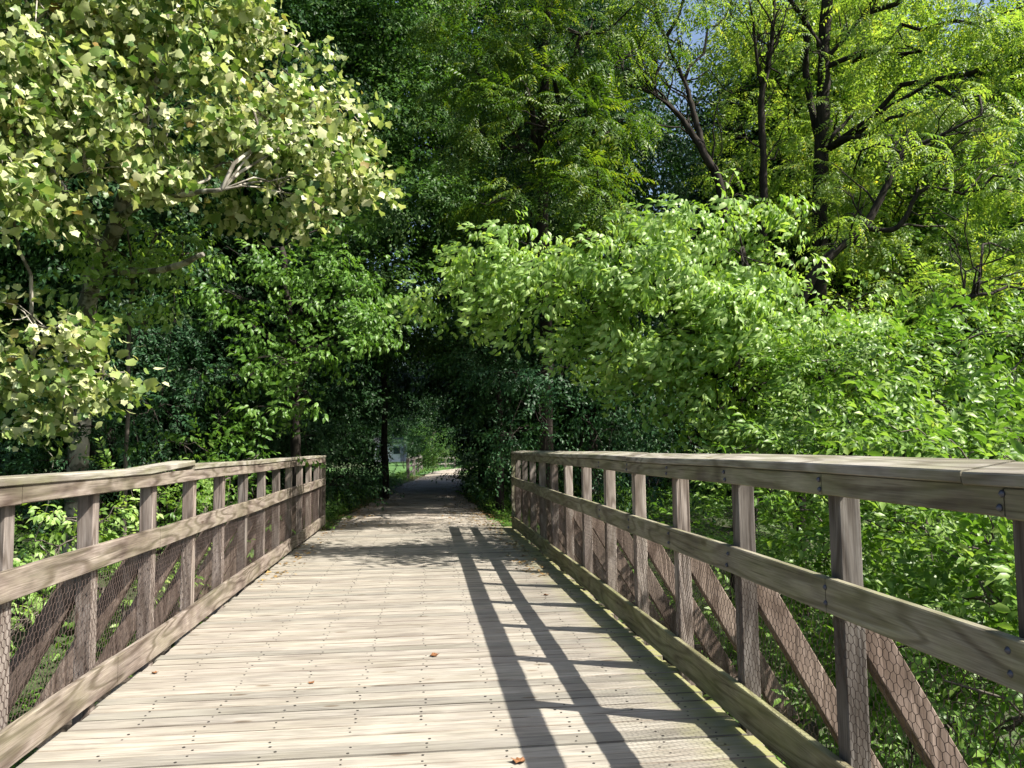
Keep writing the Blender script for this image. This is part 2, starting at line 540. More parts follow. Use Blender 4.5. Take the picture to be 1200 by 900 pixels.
def leaves_mesh(name, kind, pos, axis, up, scale, mat):
    """place one sprig per row of pos; returns one mesh"""
    n = len(pos)
    axis = axis / (np.linalg.norm(axis, axis=1, keepdims=True) + 1e-9)
    up = up - axis * np.sum(up * axis, axis=1, keepdims=True)
    up = up / (np.linalg.norm(up, axis=1, keepdims=True) + 1e-9)
    side = np.cross(up, axis)
    Rm = np.stack([axis, side, up], axis=2) * scale[:, None, None]
    which = RNG.integers(0, 5, n)
    Vs, Fs, L1, L2 = [], [], [], []
    off = 0
    for k in range(5):
        ids = np.nonzero(which == k)[0]
        if len(ids) == 0: continue
        tv, tf, li = SPR[kind][k]
        V = np.einsum('nij,vj->nvi', Rm[ids], tv) + pos[ids][:, None, :]
        m = len(tv)
        Fa = tf[None, :, :] + (np.arange(len(ids)) * m)[:, None, None] + off
        nl = li.max() + 1
        lr = RNG.random((len(ids), nl))[:, li]
        sr = np.repeat(RNG.random(len(ids))[:, None], m, axis=1)
        Vs.append(V.reshape(-1, 3)); Fs.append(Fa.reshape(-1, 3)); L1.append(lr.ravel()); L2.append(sr.ravel())
        off += len(ids) * m
    V = np.concatenate(Vs).astype(np.float32); Fa = np.concatenate(Fs).astype(np.int32)
    me = bpy.data.meshes.new(name)
    me.vertices.add(len(V)); me.vertices.foreach_set('co', V.ravel())
    me.loops.add(len(Fa) * 3); me.loops.foreach_set('vertex_index', Fa.ravel())
    me.polygons.add(len(Fa)); me.polygons.foreach_set('loop_start', np.arange(len(Fa), dtype=np.int32) * 3)
    for nm, arr in (('leaf_rnd', L1), ('spray_rnd', L2)):
        a = me.attributes.new(nm, 'FLOAT', 'POINT')
        a.data.foreach_set('value', np.concatenate(arr).astype(np.float32))
    me.materials.append(mat)
    me.update(calc_edges=True)
    return me


def unit(v):
    return v / (np.linalg.norm(v, axis=-1, keepdims=True) + 1e-9)


def lobe_points(c, r, dens, clump=0.30):
    """sprig positions and outward directions in an uneven ellipsoid made of clumps"""
    r = np.array(r, float)
    c = np.array(c, float)
    rm = float(np.mean(r))
    K = max(6, int(11 * rm ** 2))
    n = int(dens * 4 * math.pi * rm * rm)
    u = unit(RNG.normal(size=(K, 3)))
    rad = 0.40 + 0.60 * RNG.random(K) ** 0.5
    rad *= 1 + 0.22 * RNG.normal(size=K)
    cc = u * rad[:, None]
    wts = RNG.random(K) ** 1.2 + .08
    k = RNG.choice(K, n, p=wts / wts.sum())
    sg = (clump * (0.55 + 0.9 * RNG.random(K)) / max(rm, .5) ** .35)[k]
    p = cc[k] + RNG.normal(size=(n, 3)) * sg[:, None] * np.array((1, 1, .62))
    d = unit(cc[k] * .6 + (p - cc[k]) * 1.3 + RNG.normal(size=(n, 3)) * .25)
    return c + p * r, d


def wiggle(a, b, n, amp):
    a = np.array(a, float); b = np.array(b, float)
    L = np.linalg.norm(b - a)
    P = [a]
    for i in range(1, n):
        t = i / n
        P.append(a + (b - a) * t + RNG.normal(size=3) * amp * L * math.sin(math.pi * t) + np.array((0, 0, .10 * L * math.sin(math.pi * t))))
    P.append(b)
    return P


def plant(name, label, cat, base, lobes, kind, mat, bark, dens=9.0, droop=0.35, size=1.0, trunks=(), group=None,
          trunk_r=0.12, auto=True, clump=0.30, twigs=5, upb=1.0, stem='trunk', crown='crown', up_dir=None, side_twigs=False, flat=None):
    """a tree or shrub: Empty > trunk (limbs and twigs), crown (leaves). lobes: (point, radii)"""
    base = np.array(base, float)
    root = empty(name, tuple(base))
    tag(root, label, cat, group)
    mb = MB()
    for pts, r0, r1 in trunks:
        Q = [np.array(q, float) for q in pts]
        n = len(Q)
        fine, rr = [], []
        for i in range(n - 1):
            a, b = Q[i], Q[i + 1]
            pa = Q[i - 1] if i else a - (b - a); pb = Q[i + 2] if i + 2 < n else b + (b - a)
            L = np.linalg.norm(b - a)
            for q in range(6):
                t = q / 6
                c = .5 * (2 * a + (b - pa) * t + (2 * pa - 5 * a + 4 * b - pb) * t * t + (3 * a - pa - 3 * b + pb) * t ** 3)
                fine.append(c + RNG.normal(size=3) * min(L, 1.5) * .010 * (1 if q else 0))
                rr.append((r0 + (r1 - r0) * ((i + t) / (n - 1))) * (1 + .06 * RNG.normal()))
        fine.append(Q[-1]); rr.append(r1)
        if side_twigs and r1 <= .06:
            for q in range(int(len(fine) * .35), len(fine)):
                if RNG.random() < .75:
                    dd = fine[min(q + 1, len(fine) - 1)] - fine[q - 1]
                    dd = unit(dd) * .8 + RNG.normal(size=3) * .65 + np.array((0, 0, .25))
                    ln = (.5 + 1.0 * RNG.random())
                    e = fine[q] + unit(dd) * ln
                    W = wiggle(fine[q], e, 5, .06)
                    rt = min(rr[q] * .45, .022)
                    mb.tube(W, np.linspace(rt, .004, len(W)), 5)
                    for _ in range(2):
                        m_ = W[RNG.integers(2, 5)]
                        e2 = m_ + unit(dd + RNG.normal(size=3) * .8) * ln * .5
                        mb.tube(wiggle(m_, e2, 3, .06), np.linspace(rt * .5, .003, 4), 4)
        mb.tube(fine, rr, 9)
    nodes = [np.array(p, float) for tr in trunks for p in tr[0]] or [base]
    P, D = [], []
    for c, r in lobes:
        c = np.array(c, float)
        rr = np.array(r if hasattr(r, '__len__') else (r, r, r * .8), float)
        if flat: rr = rr * np.array((1.08, 1.08, flat))
        p, d = lobe_points(c, rr, dens, clump)
        P.append(p); D.append(d)
        if auto:
            # limb from the nearest lower stem point to the lobe, then boughs and twigs
            cand = [q for q in nodes if q[2] < c[2] + .3] or [base]
            q0 = min(cand, key=lambda q: np.linalg.norm((q - c) * np.array((1, 1, .6))))
            rl = trunk_r * .24 * min(1.2, float(rr.mean()))
            if np.linalg.norm(q0 - c) > .15:
                W = wiggle(q0, c, 5, .05)
                mb.tube(W, np.linspace(rl * 1.3, rl * .6, len(W)), 6)
            for _ in range(int(twigs * max(1.0, rr.mean()))):
                tgt = p[RNG.integers(len(p))]
                W = wiggle(c, tgt, 4, .07)
                mb.tube(W, np.linspace(max(rl * .5, .010), .004, len(W)), 4)
    P = np.concatenate(P); D = np.concatenate(D)
    n = len(P)
    ax = D + np.array((0, 0, -droop)) + RNG.normal(size=(n, 3)) * .22
    up = np.array((0, 0, 1.0)) * upb + D * .45 + RNG.normal(size=(n, 3)) * .32
    if up_dir is not None: up = up + np.array(up_dir)
    sc = size * (0.8 + 0.45 * RNG.random(n))
    me = leaves_mesh(crown, kind, P - base, ax, up, sc, mat)
    o = bpy.data.objects.new(crown, me); C.objects.link(o); o.parent = root
    if mb.v:
        mb.v = [tuple(np.array(v) - base) for v in mb.v]
        t = bpy.data.objects.new(stem, mb.mesh(stem, bark, True)); C.objects.link(t); t.parent = root
    return root


# ------------------------------------------------------------------ ground
def smooth(a, b, x):
    t = np.clip((x - a) / (b - a), 0, 1)
    return t * t * (3 - 2 * t)


def ground_z(x, y):
    x = np.asarray(x, float); y = np.asarray(y, float)
    rav = smooth(10.2, 15.6, y - 0.10 * x) * 1.0 + (1 - smooth(-14, -8, y)) * 1.0
    rav = np.clip(rav, 0, 1)
    z = -0.09 - 2.6 * (1 - rav)
    side = smooth(2.6, 9, np.abs(x - 0.4)) * smooth(15, 20, y)
    z = z + side * 0.35 * np.sin(x * .31 + y * .13) * .5
    z = z + 0.05 * np.sin(x * 1.7 + 1.3) * np.cos(y * 1.3) * smooth(1.8, 3.5, np.abs(x)) + .0
    far = smooth(90, 300, np.hypot(x, y))
    return z * (1 - far) + far * (-0.1)


def grid_mesh(name, xs, ys, zf, mat, dz=0.0):
    X, Y = np.meshgrid(xs, ys)
    Z = zf(X, Y) + dz
    V = np.stack([X, Y, Z], -1).reshape(-1, 3)
    nx, ny = len(xs), len(ys)
    f = []
    for j in range(ny - 1):
        for i in range(nx - 1):
            a = j * nx + i
            f.append((a, a + 1, a + 1 + nx, a + nx))
    me = bpy.data.meshes.new(name)
    me.from_pydata([tuple(v) for v in V], [], f)
    me.materials.append(mat)
    me.polygons.foreach_set('use_smooth', [True] * len(me.polygons))
    return link(name, me)


gm, t, b = new_mat('ground_soil')
tc = t.nodes.new('ShaderNodeTexCoord')
n1 = noise(t, tc.outputs['Object'], 1.1, 5, 0.65)
r1 = ramp(t, [(0.30, (0.045, 0.036, 0.022)), (0.52, (0.05, 0.075, 0.022)), (0.72, (0.075, 0.13, 0.03))])
t.links.new(n1, r1.inputs[0])
n2 = noise(t, tc.outputs['Object'], 24, 4, 0.7)
r2 = ramp(t, [(0.3, (0.55, 0.55, 0.55)), (0.7, (1.2, 1.2, 1.2))])
t.links.new(n2, r2.inputs[0])
t.links.new(mixc(t, r1.outputs[0], r2.outputs[0], 1.0, 'MULTIPLY'), b.inputs['Base Color'])
b.inputs['Roughness'].default_value = 0.95
bp = t.nodes.new('ShaderNodeBump'); bp.inputs['Distance'].default_value = 0.05
t.links.new(n2, bp.inputs['Height']); t.links.new(bp.outputs[0], b.inputs['Normal'])
xs = np.concatenate([[-600, -250, -120, -70], np.linspace(-45, 45, 91), [70, 120, 250, 600]])
ys = np.concatenate([[-400, -120, -50], np.linspace(-25, 40, 88), np.linspace(42, 100, 24), [140, 250, 600]])
g = grid_mesh('ground', xs, ys, ground_z, gm)
tag(g, 'dark soil and low green growth of the wooded ground', kind='structure')

# gravel path
pm, t, b = new_mat('path_gravel')
tc = t.nodes.new('ShaderNodeTexCoord')
n1 = noise(t, tc.outputs['Object'], 55, 5, 0.75)
r1 = ramp(t, [(0.3, (0.20, 0.17, 0.135)), (0.55, (0.37, 0.33, 0.28)), (0.75, (0.50, 0.46, 0.40))])
t.links.new(n1, r1.inputs[0])
n2 = noise(t, tc.outputs['Object'], 0.9, 5, 0.7)
r2 = ramp(t, [(0.35, (0.62, 0.58, 0.52)), (0.6, (1, 1, 1))])
t.links.new(n2, r2.inputs[0])
t.links.new(mixc(t, r1.outputs[0], r2.outputs[0], 1.0, 'MULTIPLY'), b.inputs['Base Color'])
b.inputs['Roughness'].default_value = 0.95
bp = t.nodes.new('ShaderNodeBump'); bp.inputs['Distance'].default_value = 0.015; bp.inputs['Strength'].default_value = .7
t.links.new(n1, bp.inputs['Height']); t.links.new(bp.outputs[0], b.inputs['Normal'])


def path_c(y):
    return -0.16 + 1.75 * smooth(18, 62, y) + 5.0 * smooth(50, 75, y)


PV, PF = [], []
pys = np.linspace(15.02, 64, 90)
for j, y in enumerate(pys):
    hw = 1.62 - 0.30 * smooth(15, 26, y) - .42 * smooth(28, 50, y)
    for i, s in enumerate(np.linspace(-1, 1, 9)):
        ed = (0.05 * math.sin(y * 1.1 + 3 * np.sign(s)) + .03 * math.sin(y * 2.7 + np.sign(s))) * abs(s) ** 3
        x = path_c(y) + s * hw + ed
        PV.append((x, y, -0.03 + 0.03 * (1 - s * s) + float(0.0 * y)))
    if j:
        for i in range(8):
            a = (j - 1) * 9 + i
            PF.append((a, a + 1, a + 10, a + 9))
me = bpy.data.meshes.new('path'); me.from_pydata(PV, [], PF); me.materials.append(pm)
me.polygons.foreach_set('use_smooth', [True] * len(me.polygons))
tag(link('path', me), 'pale gravel path running on from the bridge into the wood', kind='structure')

# lawn beyond the wood
lm, t, b = new_mat('lawn_grass')
tc = t.nodes.new('ShaderNodeTexCoord')
n1 = noise(t, tc.outputs['Object'], 3.0, 5, 0.7)
r1 = ramp(t, [(0.3, (0.035, 0.095, 0.016)), (0.7, (0.075, 0.165, 0.03))])
t.links.new(n1, r1.inputs[0]); t.links.new(r1.outputs[0], b.inputs['Base Color'])
b.inputs['Roughness'].default_value = 0.9
lv = [(-26, 40, -.045), (-3.4, 34, -.045), (-1.2, 40, -.045), (-.2, 46, -.045), (.4, 50, -.045), (3.0, 50, -.045), (7, 44, -.045), (12, 52, -.045), (12, 110, -.045), (-26, 110, -.045)]
me = bpy.data.meshes.new('lawn'); me.from_pydata(lv, [], [tuple(range(10))]); me.materials.append(lm)
tag(link('lawn', me), 'mown green lawn seen through the gap left of the path', kind='structure')

# ------------------------------------------------------------------ bridge deck
XL, XR = -1.84, 1.60                   # inner faces of the railings
Y0, Y1 = -5.0, 15.0
deck = empty('bridge_deck', (0, 5, 0))
tag(deck, 'pale weathered plank deck of the footbridge, screwed down in long rows', 'bridge deck')
mb = MB()
sv = MB()
y = Y0
rows = [-1.55, -1.16, -.77, -.38, .0, .38, .77, 1.16, 1.45]
while y < Y1 - .05:
    wd = 0.138 + random.uniform(-.003, .003)
    x0 = XL - .05 + random.uniform(-.035, .02)
    x1 = XR + .03 + random.uniform(-.02, .03)
    dz0, dz1 = random.uniform(-.003, .002), random.uniform(-.003, .002)
    mb.quad_box((x0, y, -0.04 + dz0), (x1 - x0, random.uniform(-.004, .004), dz1 - dz0), (0, wd, random.uniform(-.002, .002)), (0, 0, .04), bev=.0052)
    if y > 1.0:
        for rx in rows:
            for q in (.035, wd - .035):
                if random.random() < .22: continue
                cx, cy_ = rx + random.gauss(0, .018), y + q + random.gauss(0, .006)
                rr = random.uniform(.005, .008)
                zt = dz0 + (dz1 - dz0) * (cx - x0) / (x1 - x0) + .0022
                n = len(sv.v)
                for k in range(6):
                    a = k * math.pi / 3
                    sv.v.append((cx + rr * math.cos(a), cy_ + rr * math.sin(a), zt))
                sv.f.append(tuple(n + k for k in range(6)))
                for k in range(6):
                    a = k * math.pi / 3
                    sv.v.append((cx + 1.15 * rr * math.cos(a), cy_ + 1.15 * rr * math.sin(a), zt - .006))
                for k in range(6):
                    k2 = (k + 1) % 6
                    sv.f.append((n + k, n + 6 + k, n + 6 + k2, n + k2))
    y += wd + random.uniform(.003, .008)
db = mb.build('deck_boards', M['deck'], deck)
db.data.materials.append(M['deck_edge'])
db.data.polygons.foreach_set('material_index', [1 if i % 26 >= 6 else 0 for i in range(len(db.data.polygons))])
o = sv.build('screws', M['screw'], deck); o['kind'] = 'stuff'
for xx in (-1.2, 0.0, 1.2):
    mb = MB(); mb.box(xx - .09, xx + .09, Y0, Y1, -.46, -.05); mb.build('stringer', M['beam'], deck)
for xx in (XL - .02, XR - .08):
    mb = MB(); mb.box(xx, xx + .10, Y0, Y1, -.32, -.052); mb.build('stringer', M['beam'], deck)


# ------------------------------------------------------------------ railings
def hexnet(mb, x, y0, y1, z0, z1, cell=.041, r=.00125):
    """hexagonal wire netting in the plane x = const, every wire real and three-sided"""
    w_ = cell; h = cell * 1.12
    nc = int((y1 - y0) / w_) + 1
    nr = int((z1 - z0) / (h * .75)) + 1
    def edge(p, q, rr):
        d = np.array(q) - np.array(p); d = d / np.linalg.norm(d)
        a = np.array((1.0, 0, 0)); b_ = np.cross(d, a)
        n = len(mb.v)
        for pt in (p, q):
            for k in range(3):
                t_ = 2.094 * k + .5
                mb.v.append(tuple(np.array(pt) + (a * math.cos(t_) + b_ * math.sin(t_)) * rr))
        for k in range(3):
            k2 = (k + 1) % 3
            mb.f.append((n + k, n + k2, n + 3 + k2, n + 3 + k))
    def wav(yy, zz):
        return (x + .006 * math.sin(yy * 2.3 + zz * 4) + .004 * math.sin(yy * 7.1 - zz * 3), yy + .005 * math.sin(zz * 21 + yy) + .003 * math.sin(zz * 73 + yy * 39), zz + .004 * math.sin(yy * 5) + .003 * math.sin(yy * 61 + zz * 47))
    for j in range(nr):
        for i in range(nc):
            yy = y0 + i * w_ + (w_ / 2 if j % 2 else 0)
            zz = z0 + j * h * .75
            if yy > y1: continue
            top = (yy, zz + h * .25)
            # twisted vertical, then the two slanting wires above it
            zt = zz + h * .5
            if zz + h * .25 > z1: continue
            edge(wav(yy, zz - h * .25), wav(yy, zz + h * .25), r * 1.5)
            if zt <= z1:
                edge(wav(yy, zz + h * .25), wav(yy + w_ / 2, zt), r)
                edge(wav(yy, zz + h * .25), wav(yy - w_ / 2, zt), r)


bolt_me = None
def bolt_mesh():
    mb = MB()
    mb.tube([(0, 0, 0), (0.003, 0, 0), (0.007, 0, 0), (0.011, 0, 0)], [.011, .011, .007, .003], 10)
    return mb.mesh('bolt', M['steel'], True)


def rail_boards(root, name, mat, side, xin, xout, z0, z1, joints, lift=None, gapw=.003, slope=0.0):
    """boards end to end along the bridge; each one a part; slight bow"""
    for a, b_ in zip(joints[:-1], joints[1:]):
        mb = MB()
        n = max(2, int((b_ - a) / .8))
        jy = random.uniform(-.004, .004)
        st = []
        for i in range(n + 1):
            t_ = i / n
            yy = a + gapw + (b_ - a - 2 * gapw) * t_
            dz = .004 * math.sin(yy * 1.7 + z0) + jy
            if lift:
                dz += lift(yy, a, b_)
            dx = .003 * math.sin(yy * 1.1 + z1 * 3)
            st.append((yy, dx, dz))
        c = .005
        for (yy, dx, dz) in st:
            for (px_, pz_) in ((xin, z0 + c), (xin, z1 - c), (xin + c * side, z1), (xout - c * side, z1), (xout, z1 - c), (xout, z0 + c), (xout - c * side, z0), (xin + c * side, z0)):
                mb.v.append((px_ + dx, yy, pz_ + dz + slope * abs(px_ - xin)))
        for i in range(n):
            for k in range(8):
                k2 = (k + 1) % 8
                mb.f.append((i * 8 + k, i * 8 + k2, i * 8 + 8 + k2, i * 8 + 8 + k))
        mb.f.append(tuple(range(8))); mb.f.append(tuple(n * 8 + k for k in range(8)))
        mb.build(name, mat, root)


def railing(side, xin, ys, label, mats, zs, top_j, mid_j, bot_j, cap_j, end_y, cap_lift, bolts):
    """side +1 right, -1 left; xin = inner face of the rails"""
    root = empty('wooden_railing', (xin, 6, 0))
    tag(root, label, 'railing')
    zc1, zc0, zt0, zm1, zm0, zb1, zb0 = zs
    th = .038
    pw = .089
    rail_boards(root, 'cap_board', mats[1], side, xin - .012 * side, xin + .172 * side, zc0, zc1, cap_j, cap_lift, slope=.16 if side > 0 else .0)
    rail_boards(root, 'top_rail', mats[0], side, xin, xin + th * side, zt0, zc0 - .002, top_j)
    rail_boards(root, 'middle_rail', mats[0], side, xin, xin + th * side, zm0, zm1, mid_j)
    rail_boards(root, 'bottom_rail', mats[2], side, xin, xin + th * side, zb0, zb1, bot_j)
    for i, yy in enumerate(ys):
        mb = MB()
        a, b_ = sorted((xin + (th + .008) * side, xin + (th + .008 + pw) * side))
        mb.quad_box((a, yy - pw / 2, -.34), (b_ - a, 0, 0), (0, pw, 0), (random.uniform(-.006, .006), random.uniform(-.008, .008), zc0 - .002 + .34), bev=.004)
        mb.build('post', M['post'], root)
        # outrigger brace: from the post under the middle rail, outward and down to the cross beam
        mb = MB()
        p0 = (xin + (th + pw + .0) * side, yy + .01, zm0 - .01)
        p1 = (xin + (th + pw + .66) * side, yy + .01, -.36)
        mb.bar(p0, p1, .085, .125, up=(side, 0, 1), bev=.004)
        mb.build('brace', M['brace'], root)
        mb = MB()
        a, b_ = sorted((xin - .15 * side, xin + .95 * side))
        mb.box(a, b_, yy - .05, yy + .07, -.515, -.365, bev=.004)
        mb.build('cross_beam', M['beam'], root)
    mb = MB()
    xn = xin + (th - .006 + .010) * side
    hexnet(mb, xin + (th + .004) * side, ys[0] - .3, end_y - .05, zb1 - .04, zm0 + .04)
    mb.build('wire_netting', M['wire'], root)
    # end post at the far end, flush in front of the rail ends
    mb = MB()
    a, b_ = sorted((xin - .004 * side, xin + .15 * side))
    mb.box(a, b_, end_y + .003, end_y + .05, -.2, zc0 - .004, bev=.004)
    mb.build('end_board', mats[0], root)
    global bolt_me
    bolt_me = bolt_me or bolt_mesh()
    for yy in bolts:
        for (z0, z1) in ((zt0, zc0), (zm0, zm1)):
            for q in (.28, .72):
                o = bpy.data.objects.new('bolt', bolt_me); C.objects.link(o)
                o.parent = root
                o.location = Vector((xin - .001 * side, yy + random.uniform(-.008, .02), z0 + (z1 - z0) * q)) - root.location
                o.rotation_euler = (0, 0, math.pi if side > 0 else 0)
    return root


ysR = [2.08 + 1.035 * k for k in range(-3, 12)] + [14.45]
ysL = [3.95 + 0.997 * k for k in range(-5, 12)] + [15.34]


def lift_left(y_, a, b_):
    # the near board's far end has warped up clear of the rail
    if abs(b_ - 6.75) < .01:
        return .036 * float(smooth(5.6, 6.3, np.array(y_)))
    return 0.0


railing(1, XR, ysR, 'shaded green-tinged timber railing that casts barred shadows across the plank deck',
        (M['rail_damp'], M['cap'], M['curb_damp']), (1.378, 1.340, 1.250, .925, .785, .225, .040),
        [-1.4, 2.08, 3.115, 6.22, 9.33, 12.43, 14.62], [-1.4, .01, 3.115, 5.185, 8.29, 11.4, 14.62], [-1.4, 2.2, 5.3, 8.4, 11.5, 14.62],
        [-1.4, 2.24, 6.2, 10.4, 14.66], 14.62, None, ysR[1:9])
railing(-1, XL, ysL, 'sunlit bleached timber railing whose warped cap board lifts at one end above the rail',
        (M['rail_sun'], M['cap'], M['rail_sun']), (1.358, 1.318, 1.226, .935, .797, .235, .060),
        [-1.4, 1.7, 3.95, 7.94, 11.93, 15.5], [-1.4, 2.7, 5.944, 9.93, 12.92, 15.5], [-1.4, 1.7, 5.2, 8.7, 12.0, 15.5],
        [-1.4, 3.62, 6.75, 11.6, 15.54], 15.5, lift_left, [])

# ------------------------------------------------------------------ dry leaves on the deck
dry = plain('dry_leaf', (0.17, 0.075, 0.03), .7, 0, .3, .35, 60)
v, f = leaf_lobed(.075, .07)
dl = bpy.data.meshes.new('fallen_leaf')
vv = v.copy(); vv[:, 2] = np.abs(vv[:, 2]) * 1.3 + .004 + .006 * np.sin(vv[:, 1] * 90)
dl.from_pydata([tuple(q) for q in vv] + [tuple(q + np.array((0, 0, -.0012))) for q in vv], [], [tuple(q) for q in f] + [tuple(q + len(vv))[::-1] for q in f])
dl.materials.append(dry)
for (px_, py_, s, lab) in ((505, 768, .9, 'curled dry brown leaf lying in the sun near the middle of the deck'),
                           (642, 697, .8, 'dry brown leaf between two shadow bars of the railing'),
                           (615, 893, .9, 'reddish dry leaf at the near edge of the railing shadow'),
                           (362, 801, .5, 'tiny dry leaf scrap on the sunlit planks'),
                           (185, 788, .6, 'small dry leaf scrap beside the sunlit railing')):
    p = at(px_, py_, 1.0); cp = np.array((0, 0, CAMZ)); d = p - cp; q = cp + d * ((.002 - CAMZ) / d[2])
    o = bpy.data.objects.new('fallen_leaf', dl); C.objects.link(o)
    o.location = tuple(q); o.scale = (s, s, s); o.rotation_euler = (0, 0, random.uniform(0, 6))
    tag(o, lab, 'leaf', 'dry leaves on the deck')

# ------------------------------------------------------------------ trees and shrubs
def LB(*rows):
    return [(at(px, py, d), (r, r * 1.0, r * .8)) for px, py, d, r in rows]


def gz(x, y):
    return float(ground_z(x, y))


def foot(px, d):
    p = at(px, 560, d)
    return np.array((p[0], p[1], gz(p[0], p[1]) - .05))


# sycamore, pale leaves, upper left
b0 = foot(85, 12.0)
plant('sycamore_tree', 'pale yellow-green sycamore with mottled whitish limbs leaning over the sunlit railing', 'tree', b0,
      LB(*[(px, py, 10 + (px - 200) * .0045 + (150 - py) * .0045, r) for px, py, r in (
          (40, 40, 1.05), (140, 30, 1.0), (250, 55, .95), (330, 120, .75), (375, 170, .6), (405, 215, .30), (325, 220, .48), (275, 190, .6), (365, 235, .28),
          (70, 120, .9), (180, 130, .95), (15, 215, .75), (100, 200, .5), (200, 195, .42), (-50, 120, 1.0), (335, 50, .6), (390, 120, .4), (30, -40, .9))],
         *[(px, py, 9.3, r) for px, py, r in ((55, 385, .42), (110, 405, .28), (15, 440, .45), (75, 455, .38), (30, 500, .28), (120, 440, .2), (-30, 400, .6))]),
      'syc', M['syc'], M['bark_syc'], dens=21, droop=.55, trunk_r=.13, twigs=10, upb=.6, up_dir=(.6, -.5, 0), clump=.21,
      trunks=[([b0, at(100, 400, 11.8), at(112, 320, 11.5), at(140, 255, 11.2), at(165, 150, 11), at(195, 30, 10.8), at(215, -60, 10.8)], .15, .06),
              ([at(140, 255, 11.2), at(165, 240, 10.2), at(215, 228, 9.6), at(260, 222, 9.4)], .05, .025),
              ([at(112, 320, 11.5), at(195, 315, 10.4), at(238, 298, 9.9)], .05, .03),
              ([at(120, 300, 11.5), at(60, 200, 11), at(20, 140, 10.6)], .07, .03),
              ([at(100, 400, 11.8), at(70, 430, 10.5), at(40, 440, 9.6)], .04, .02)])

# box elder, left of the tunnel
b0 = foot(350, 15)
plant('boxelder_tree', 'mid-green boxelder with sunlit layered boughs left of the dark path opening', 'tree', b0,
      [(at(px, py, d), (r, r * .8, r * .42)) for px, py, d, r in ((385, 312, 14.4, .75), (415, 345, 14.0, .6), (375, 365, 13.6, .65), (310, 392, 13.6, .55), (400, 400, 13.6, .6), (350, 425, 13.2, .6), (430, 385, 14.2, .4),
         (300, 440, 13.3, .45), (325, 480, 13.1, .45), (365, 470, 13.4, .4), (285, 350, 14.4, .6), (340, 335, 14.4, .5), (300, 505, 13.0, .4), (400, 260, 15.2, .7), (290, 300, 15, .6))],
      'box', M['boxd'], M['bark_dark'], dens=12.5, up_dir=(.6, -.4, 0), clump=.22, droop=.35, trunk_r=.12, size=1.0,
      trunks=[([b0, at(345, 470, 15), at(340, 380, 14.6), at(330, 290, 14.8)], .10, .05)])
# small bright shrubs behind the sunlit railing
for i, (rows_, lab, mt, k) in enumerate((
        (((70, 640, 8.2, .42), (110, 620, 8.4, .42), (55, 720, 7.8, .45), (120, 690, 8.2, .42)), 'yellow-green leafy shrub pressed against the near end of the sunlit railing', 'box', 'box'),
        (((185, 590, 9.4, .42), (225, 555, 9.6, .38), (180, 660, 9.0, .5), (235, 620, 9.6, .5), (150, 560, 9.8, .3), (175, 720, 8.6, .45)), 'slender-leaved green shrub whose tips show above the lifted cap board', 'shr', 'shr'),
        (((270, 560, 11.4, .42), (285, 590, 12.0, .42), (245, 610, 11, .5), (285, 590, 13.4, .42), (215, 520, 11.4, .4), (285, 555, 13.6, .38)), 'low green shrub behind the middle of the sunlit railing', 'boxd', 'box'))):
    b0 = foot(rows_[0][0], rows_[0][2])
    plant('leafy_shrub', lab, 'shrub', b0, LB(*rows_), k, M[mt], M['bark_grey'], dens=10, droop=.2, trunk_r=.05, stem='stem', crown='foliage', size=.85)
# dark ivy-clad thicket, left
b0 = foot(190, 13.5)
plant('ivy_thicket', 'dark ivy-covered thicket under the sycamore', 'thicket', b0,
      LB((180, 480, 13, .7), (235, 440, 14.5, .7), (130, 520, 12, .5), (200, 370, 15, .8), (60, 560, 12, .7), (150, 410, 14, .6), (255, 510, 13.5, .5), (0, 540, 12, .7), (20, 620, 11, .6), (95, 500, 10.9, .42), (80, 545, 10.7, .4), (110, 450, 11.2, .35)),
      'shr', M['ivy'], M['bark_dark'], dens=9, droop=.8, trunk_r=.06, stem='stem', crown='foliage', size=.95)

# bright boxelder over the right railing
b0 = foot(850, 12.0)
plant('boxelder_tree', 'broad bright pale-green boxelder bush arching out over the right railing towards the path', 'tree', b0,
      LB((515, 345, 11.2, .30), (555, 325, 11, .52), (590, 280, 11.2, .42), (640, 315, 10.8, .72), (700, 290, 11, .70), (690, 365, 10.8, .7), (760, 330, 10.6, .85),
         (800, 270, 11, .68), (850, 235, 11.4, .62), (870, 300, 10.8, .85), (820, 390, 10.6, .85), (930, 310, 11, .62), (960, 375, 10.8, .55), (1000, 365, 11, .35),
         (900, 385, 10.6, .8), (880, 455, 10.4, .7), (740, 405, 11, .65), (600, 355, 11.2, .42), (930, 440, 10.4, .5), (840, 480, 10.6, .6)),
      'box', M['box'], M['bark_dark'], dens=14, droop=.75, trunk_r=.10, up_dir=(.7, -.6, 0), upb=.7, clump=.20, flat=.72,
      trunks=[([b0, at(865, 480, 11.8), at(850, 420, 11.4), at(800, 340, 11.2), at(700, 330, 11.2)], .09, .03),
              ([b0, at(890, 440, 11.6), at(885, 380, 11.2), at(870, 290, 11.4)], .08, .03),
              ([b0, at(900, 480, 11.4), at(940, 400, 11.2)], .05, .02)])
# dark bushes under it
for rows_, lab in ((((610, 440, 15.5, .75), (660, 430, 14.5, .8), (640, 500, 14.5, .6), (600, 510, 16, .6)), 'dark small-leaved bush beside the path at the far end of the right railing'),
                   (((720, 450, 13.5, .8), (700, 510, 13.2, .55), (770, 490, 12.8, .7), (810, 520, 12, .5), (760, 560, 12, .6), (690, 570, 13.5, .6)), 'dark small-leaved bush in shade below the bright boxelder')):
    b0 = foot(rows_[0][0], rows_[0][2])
    plant('dark_bush', lab, 'shrub', b0, LB(*rows_), 'sml', M['ivy'], M['bark_dark'], dens=11, droop=.3, trunk_r=.06, stem='stem', crown='foliage')

